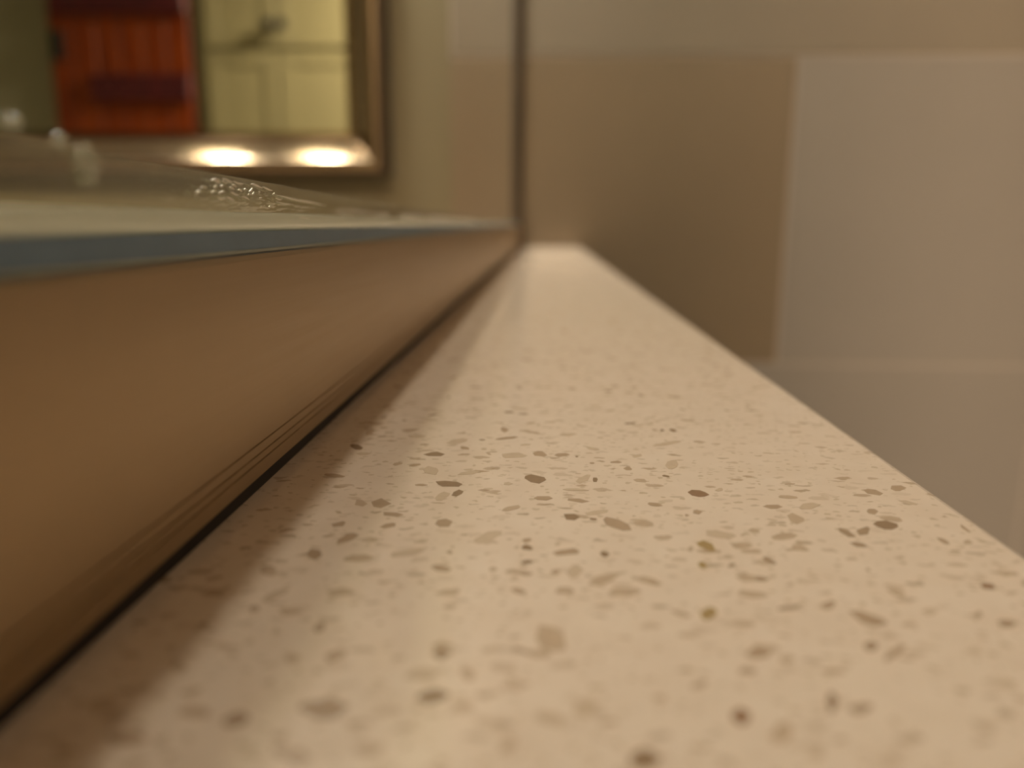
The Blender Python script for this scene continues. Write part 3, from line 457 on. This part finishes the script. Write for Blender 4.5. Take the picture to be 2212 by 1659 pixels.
# milky silicone line above it
def strip(name, zlo, zhi_f, thick_f, y0, y1, ny, nz, material, parent, x=XG):
    bm = bmesh.new()
    grid = []; back = []
    for i in range(ny + 1):
        y = y0 + (y1 - y0) * i / ny
        r1, r2 = [], []
        zh = zhi_f(y)
        for k in range(nz + 1):
            z = zlo + (zh - zlo) * k / nz
            e = min(1.0, 3.0 * k / nz, 3.0 * (nz - k) / nz) if 0 < k < nz else 0.02
            r1.append(bm.verts.new((x + 0.00001 + thick_f(y, z) * e, y, z)))
            r2.append(bm.verts.new((x + 0.000005, y, z)))
        grid.append(r1); back.append(r2)
    for i in range(ny):
        for k in range(nz):
            bm.faces.new((grid[i][k], grid[i + 1][k], grid[i + 1][k + 1], grid[i][k + 1]))
            bm.faces.new((back[i][k], back[i][k + 1], back[i + 1][k + 1], back[i + 1][k]))
    for i in range(ny):
        for k in (0, nz):
            bm.faces.new((grid[i][k], grid[i + 1][k], back[i + 1][k], back[i][k]))
    for i in (0, ny):
        for k in range(nz):
            bm.faces.new((grid[i][k], grid[i][k + 1], back[i][k + 1], back[i][k]))
    return link(name, bm, material, parent, smooth=True)
strip('silicone_line', zg, lambda y: H + 0.0008 + 0.0002 * noise.noise(Vector((y * 40, 0, 0))),
      lambda y, z: 0.00035, -0.05, D - 0.006, 200, 6, M['milky'], screen)
bm = bmesh.new(); bm_box(bm, XG + 0.0002, XG + 0.00095, GY0, D - 0.0055, CHH + 0.00008, CHH + 0.00042, 0.0001)
link('gasket_lip', bm, M['lip'], screen)
# clear smear of silicone above: wrinkled, its upper edge sinking away from the viewer
def smear_thick(y, z):
    zz = z - H
    w = math.exp(-((y - 0.071) / 0.012) ** 2)                    # the puckered patch
    a = 0.00016 + 0.00008 * noise.noise(Vector((y * 120, zz * 500, 1.0)))
    a += w * 0.00022 * abs(noise.noise(Vector((y * 420, zz * 2600, 5.0))))
    a += w * 0.00010 * abs(noise.noise(Vector((y * 1200, zz * 4200, 9.0))))
    s = math.exp(-((y - 0.105) / 0.022) ** 2)
    a += s * 0.00008 * abs(noise.noise(Vector((y * 40, (zz + (y - 0.105) * 0.022) * 5200, 2.0))))
    return max(0.00003, a)
strip('silicone_smear', H + 0.0008, smear_top, smear_thick, 0.018, 0.30, 1100, 36, M['smear'], screen)
# fine glossy ridges in the smear: (y, z) to (y, z) in 0.01 mm, z from the lens height
RIDGES = "6262 226.0 6374 230.2,6398 223.4 6549 234.1,6649 237.6 6854 220.9,6382 182.0 6566 183.7,6569 189.1 6738 177.7,6908 208.8 7091 192.4,5977 213.0 6079 219.0,6078 249.5 6198 259.0,6634 273.7 6755 268.9,6317 268.1 6398 277.2,6456 280.9 6523 283.9,7080 257.3 7178 288.9,7043 230.4 7163 242.0,7155 234.9 7216 257.6,7322 250.0 7366 268.7,7336 200.4 7401 223.4,6833 265.1 6916 253.7,6963 274.8 7019 271.6,7694 248.6 7759 274.7,7769 220.6 7985 214.4,7774 252.2 9341 199.8,8302 231.6 9594 191.7,7778 188.0 8332 170.0,5979 182.1 6008 183.0,7576 139.0 7618 139.8,6270 316.8 6463 322.7,6501 332.9 6736 325.6,6725 326.0 6975 314.7,7122 322.4 7444 308.5,7410 308.0 7715 294.7,6363 306.8 6461 311.7,6496 313.5 6595 311.5,6700 295.0 6803 289.1,8442 42.0 8889 37.8"
for q in RIDGES.split(','):
    ya, za, yb, zb = (float(v) * 1e-5 for v in q.split())
    za += H; zb += H
    ln = math.hypot(yb - ya, zb - za)
    rad = 0.00007 + 0.00003 * R.random()
    bm = bmesh.new()
    d = Vector((0, yb - ya, zb - za)).normalized()
    nn = Vector((0, -d.z, d.y))
    rings = []
    for i in range(9):
        t = i / 8.0
        w = max(0.08, math.sin(math.pi * t) ** 0.6) * rad
        wob = 0.6 * rad * math.sin(5.0 * t + ya * 9000)
        c = Vector((XG + 0.00042, ya, za)) + d * (ln * t) + nn * wob
        rings.append([bm.verts.new(c + Vector((math.cos(a) * w * 1.2, 0, 0)) + nn * (math.sin(a) * w)) for a in [2 * math.pi * k / 8 for k in range(8)]])
    for r1, r2 in zip(rings, rings[1:]):
        for k in range(8):
            bm.faces.new((r1[k], r1[(k + 1) % 8], r2[(k + 1) % 8], r2[k]))
    bm.faces.new(rings[0]); bm.faces.new(rings[-1])
    link('silicone_ridge', bm, M['ridge'], screen, smooth=True)
# loose drips of clear silicone on the pane
def drip(y, z, ry, rz, t, seed):
    bm = bmesh.new()
    bmesh.ops.create_icosphere(bm, subdivisions=4, radius=1.0)
    for v in bm.verts:
        k = 1 + 0.35 * noise.noise(v.co * 2.1 + Vector((seed, 0, 0)))
        c = v.co * k
        v.co = Vector((XG + 0.00002 + max(0.0, c.x) * t, y + c.y * ry, H + z + c.z * rz))
    bmesh.ops.remove_doubles(bm, verts=bm.verts, dist=1e-6)
    return link('silicone_drip', bm, M['drip'], screen, smooth=True)
drip(0.0461, 0.0032, 0.0011, 0.0011, 0.0007, 1.3)
drip(0.0458, 0.0023, 0.0009, 0.0004, 0.0005, 4.1)
drip(0.0438, 0.0043, 0.0006, 0.0004, 0.0004, 7.7)
drip(0.0400, 0.0048, 0.0007, 0.0003, 0.0004, 2.9)
# upright bead of brown sealant down the wall at the end of the strip
bm = bmesh.new()
prof = [(XC - 0.0035 + 0.0056 * math.cos(math.pi * i / 10), D - 0.0003 - 0.0040 * math.sin(math.pi * i / 10)) for i in range(11)]
extrude_profile(bm, prof, 'z', Z0 + 0.0005, CEIL - 0.001)
structure(link('trim_1', bm, M['corner_seal']), 'dark brown upright joint on the wall beside the end of the stone ledge')

# ------------------------------------------------------------------ framed mirror
MX1, MZ0 = -0.1535, ZC + 0.0455          # outer right edge, outer lower edge
MX0, MZ1 = -0.85, ZC + 0.560
FW = 0.0415
mirror = root('framed_mirror', 'rectangular wall mirror in a rounded champagne metal frame', 'mirror', ((MX0 + MX1) / 2, D, MZ0))
mo = ((MX0 + MX1) / 2, D, MZ0)
# section of the frame, outer edge first: round-over, crest, long convex slope down to the glass
def slope_pts():
    pts = []; u, p = 0.0075, 0.0400
    n = 20; w = 0.0275
    for i in range(n):
        d = w * (i + 0.5) / n
        tilt = math.asin(min(1, d / 0.009)) if d < 0.0069 else math.radians(50 + 6 * (d - 0.0069) / (w - 0.0069))
        u += w / n; p -= math.tan(tilt) * w / n
        pts.append((u, p))
    return pts
fp = [(0.0, 0.0), (0.0, 0.029)]
for i in range(1, 9):
    a = math.pi / 2 * i / 8
    fp.append((0.0075 * (1 - math.cos(a)), 0.029 + 0.011 * math.sin(a)))
fp += slope_pts()
fp += [(0.0354, fp[-1][1] - 0.001), (FW, fp[-1][1] - 0.0015), (FW, 0.0)]
cor = [(MX0, MZ0, 1, 1), (MX1, MZ0, -1, 1), (MX1, MZ1, -1, -1), (MX0, MZ1, 1, -1)]
for i in range(4):
    bm = bmesh.new()
    loops = []
    for (x, z, sx, sz) in (cor[i], cor[(i + 1) % 4]):
        loops.append([bm.verts.new((x + sx * u - mo[0], D - 0.001 - p - mo[1], z + sz * u - mo[2])) for u, p in fp])
    n = len(fp)
    for k in range(n):
        bm.faces.new((loops[0][k], loops[0][(k + 1) % n], loops[1][(k + 1) % n], loops[1][k]))
    bm.faces.new(loops[0]); bm.faces.new(loops[1][::-1])
    o = link('frame_rail', bm, M['frame'], mirror, smooth=True)
    o.data.set_sharp_from_angle(angle=math.radians(35))
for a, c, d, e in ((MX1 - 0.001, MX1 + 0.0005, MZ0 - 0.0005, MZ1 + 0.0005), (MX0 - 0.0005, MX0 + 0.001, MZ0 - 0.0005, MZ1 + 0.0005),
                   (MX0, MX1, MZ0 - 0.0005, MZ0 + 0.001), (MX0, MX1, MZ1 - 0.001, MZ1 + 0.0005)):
    box('frame_side_shade', a, c, D - 0.033, D - 0.001, d, e, M['frame_side_shade'], mirror, off=mo)  # thin strip carrying the painted shade of the rail's side
box('mirror_glass', MX0 + FW - 0.004, MX1 - FW + 0.004, D - 0.0042, D - 0.001, MZ0 + FW - 0.004, MZ1 - FW + 0.004, M['mirror'], mirror, off=mo)

# vanity light over the mirror: bar with three globes
VY, VZ = 0.70, ZC + 0.68
vl = root('vanity_light', 'nickel vanity bar light with three glowing globes in added cut-off bell shades over the mirror', 'lamp', (-0.375, D, VZ))
vo = (-0.375, D, VZ)
box('wall_plate', -0.64, -0.11, D - 0.025, D - 0.001, VZ + 0.045, VZ + 0.105, M['nickel'], vl, 0.004, 2, off=vo)
for bx in (-0.548, -0.375, -0.20):
    bm = bmesh.new()
    bm_box(bm, bx - 0.008 - vo[0], bx + 0.008 - vo[0], VY - 0.008 - vo[1], D - 0.02 - vo[1], 0.062, 0.078, 0.002)
    arm = link('arm', bm, M['nickel'], vl)
    bm = bmesh.new()
    lathe(bm, [(0.012, 0.028), (0.018, 0.034), (0.018, 0.062)], 24, (bx - vo[0], VY - vo[1], 0))
    link('lamp_holder', bm, M['nickel'], arm, smooth=False)
    bm = bmesh.new()
    bmesh.ops.create_icosphere(bm, subdivisions=3, radius=0.028)
    for v in bm.verts: v.co += Vector((bx - vo[0], VY - vo[1], 0))
    link('globe', bm, M['bulb'], vl, smooth=True)
    bm = bmesh.new()                      # bell shade added to dim the near ledge, open below
    sh = [(0.052, -0.042), (0.050, -0.018), (0.045, 0.008), (0.034, 0.032), (0.019, 0.044)]
    sh = sh + [(r + 0.0022, z + 0.0012) for r, z in sh[::-1]]
    nseg = 36
    rg = [[bm.verts.new((bx - vo[0] + r * math.cos(2 * math.pi * k / nseg), VY - vo[1] + r * math.sin(2 * math.pi * k / nseg), z)) for k in range(nseg)] for r, z in sh]
    for a in range(len(rg)):
        c = rg[(a + 1) % len(rg)]
        for k in range(nseg):
            bm.faces.new((rg[a][k], rg[a][(k + 1) % nseg], c[(k + 1) % nseg], c[k]))
    link('cutoff_shade', bm, M['nickel'], vl, smooth=True)

# ------------------------------------------------------------------ ceiling lights
def ceiling_lamp(name, label, x, y, r, m):
    o = root(name, label, 'lamp', (x, y, CEIL))
    bm = bmesh.new()
    lathe(bm, [(r + 0.02, -0.0005), (r + 0.02, -0.006), (r + 0.012, -0.012), (r + 0.001, -0.012), (r + 0.001, -0.0005)], 40)
    link('trim_ring', bm, M['white'], o)
    bm = bmesh.new()
    lathe(bm, [(r, -0.004), (r, -0.009)], 40)
    link('diffuser', bm, m, o)
ceiling_lamp('ceiling_light', 'round flush ceiling light behind the shower', 0.0, -1.36, 0.18, M['room'])

# ------------------------------------------------------------------ what the mirror shows: plank door and built-in cabinet on the rear wall
DX0, DX1 = -1.985, -1.415
door = box('door_1', DX0, DX1, REAR + 0.001, REAR + 0.012, 0.005, 2.05, M['wood_dark'])
structure(door, 'reddish brown plank door reflected in the mirror'); 
npl = 6
for i in range(npl):
    w = (DX1 - DX0) / npl
    box('plank', DX0 + i * w + 0.0015, DX0 + (i + 1) * w - 0.0015, REAR + 0.012, REAR + 0.034 + R.uniform(0, 0.002), 0.008, 2.045, M['wood'], door, 0.003)
for za, zb, xa in ((ZC + 0.475, ZC + 0.575, DX0 + 0.16), (0.25, 0.36, DX0 + 0.02), (ZC + 0.80, ZC + 0.90, DX0 + 0.02)):
    box('batten', xa, DX1 - 0.004, REAR + 0.034, REAR + 0.056, za, zb, M['wood_dark'], door, 0.004)
lt = box('latch', DX0 + 0.015, DX0 + 0.06, REAR + 0.034, REAR + 0.060, ZC + 0.63, ZC + 0.74, M['iron'], door, 0.004)

KX0, KX1 = -1.385, -0.62
KF = REAR + 0.030
cab = root('built_in_cabinet', 'cream painted built-in cabinet with dark knobs beside the plank door', 'cabinet', (KX0, REAR, 0))
ko = (KX0, REAR, 0)
box('cabinet_body', KX0, KX1, REAR + 0.001, KF, 0.004, 2.35, M['cabinet'], cab, 0.003, off=ko)
def panel_door(name, x0, x1, z0, z1):
    o = box(name, x0, x1, KF, KF + 0.012, z0, z1, M['cabinet'], cab, 0.002, off=ko)
    s = 0.055
    for a, b, c, d in ((x0, x0 + s, z0, z1), (x1 - s, x1, z0, z1), (x0 + s, x1 - s, z0, z0 + s), (x0 + s, x1 - s, z1 - s, z1)):
        box('frame_member', a, b, KF + 0.012, KF + 0.0155, c, d, M['cabinet'], o, 0.003, off=ko)
    return o
KM = -1.06
ZS = ZC + 0.668
for x0, x1, s in ((KX0 + 0.035, KM - 0.003, 1), (KM + 0.003, KX1 - 0.035, -1)):
    u = panel_door('upper_door', x0, x1, ZS + 0.008, 2.30)
    l = panel_door('lower_door', x0, x1, 0.12, ZS - 0.008)
    bx = KM - 0.028 * s
    bm = bmesh.new()
    lathe(bm, [(0.008, 0.0), (0.008, 0.012), (0.020, 0.018), (0.022, 0.028), (0.012, 0.034)], 20, (bx - ko[0], KF + 0.021 - ko[1], ZC + 0.755), axis='y')
    link('knob', bm, M['iron'], u, smooth=True)
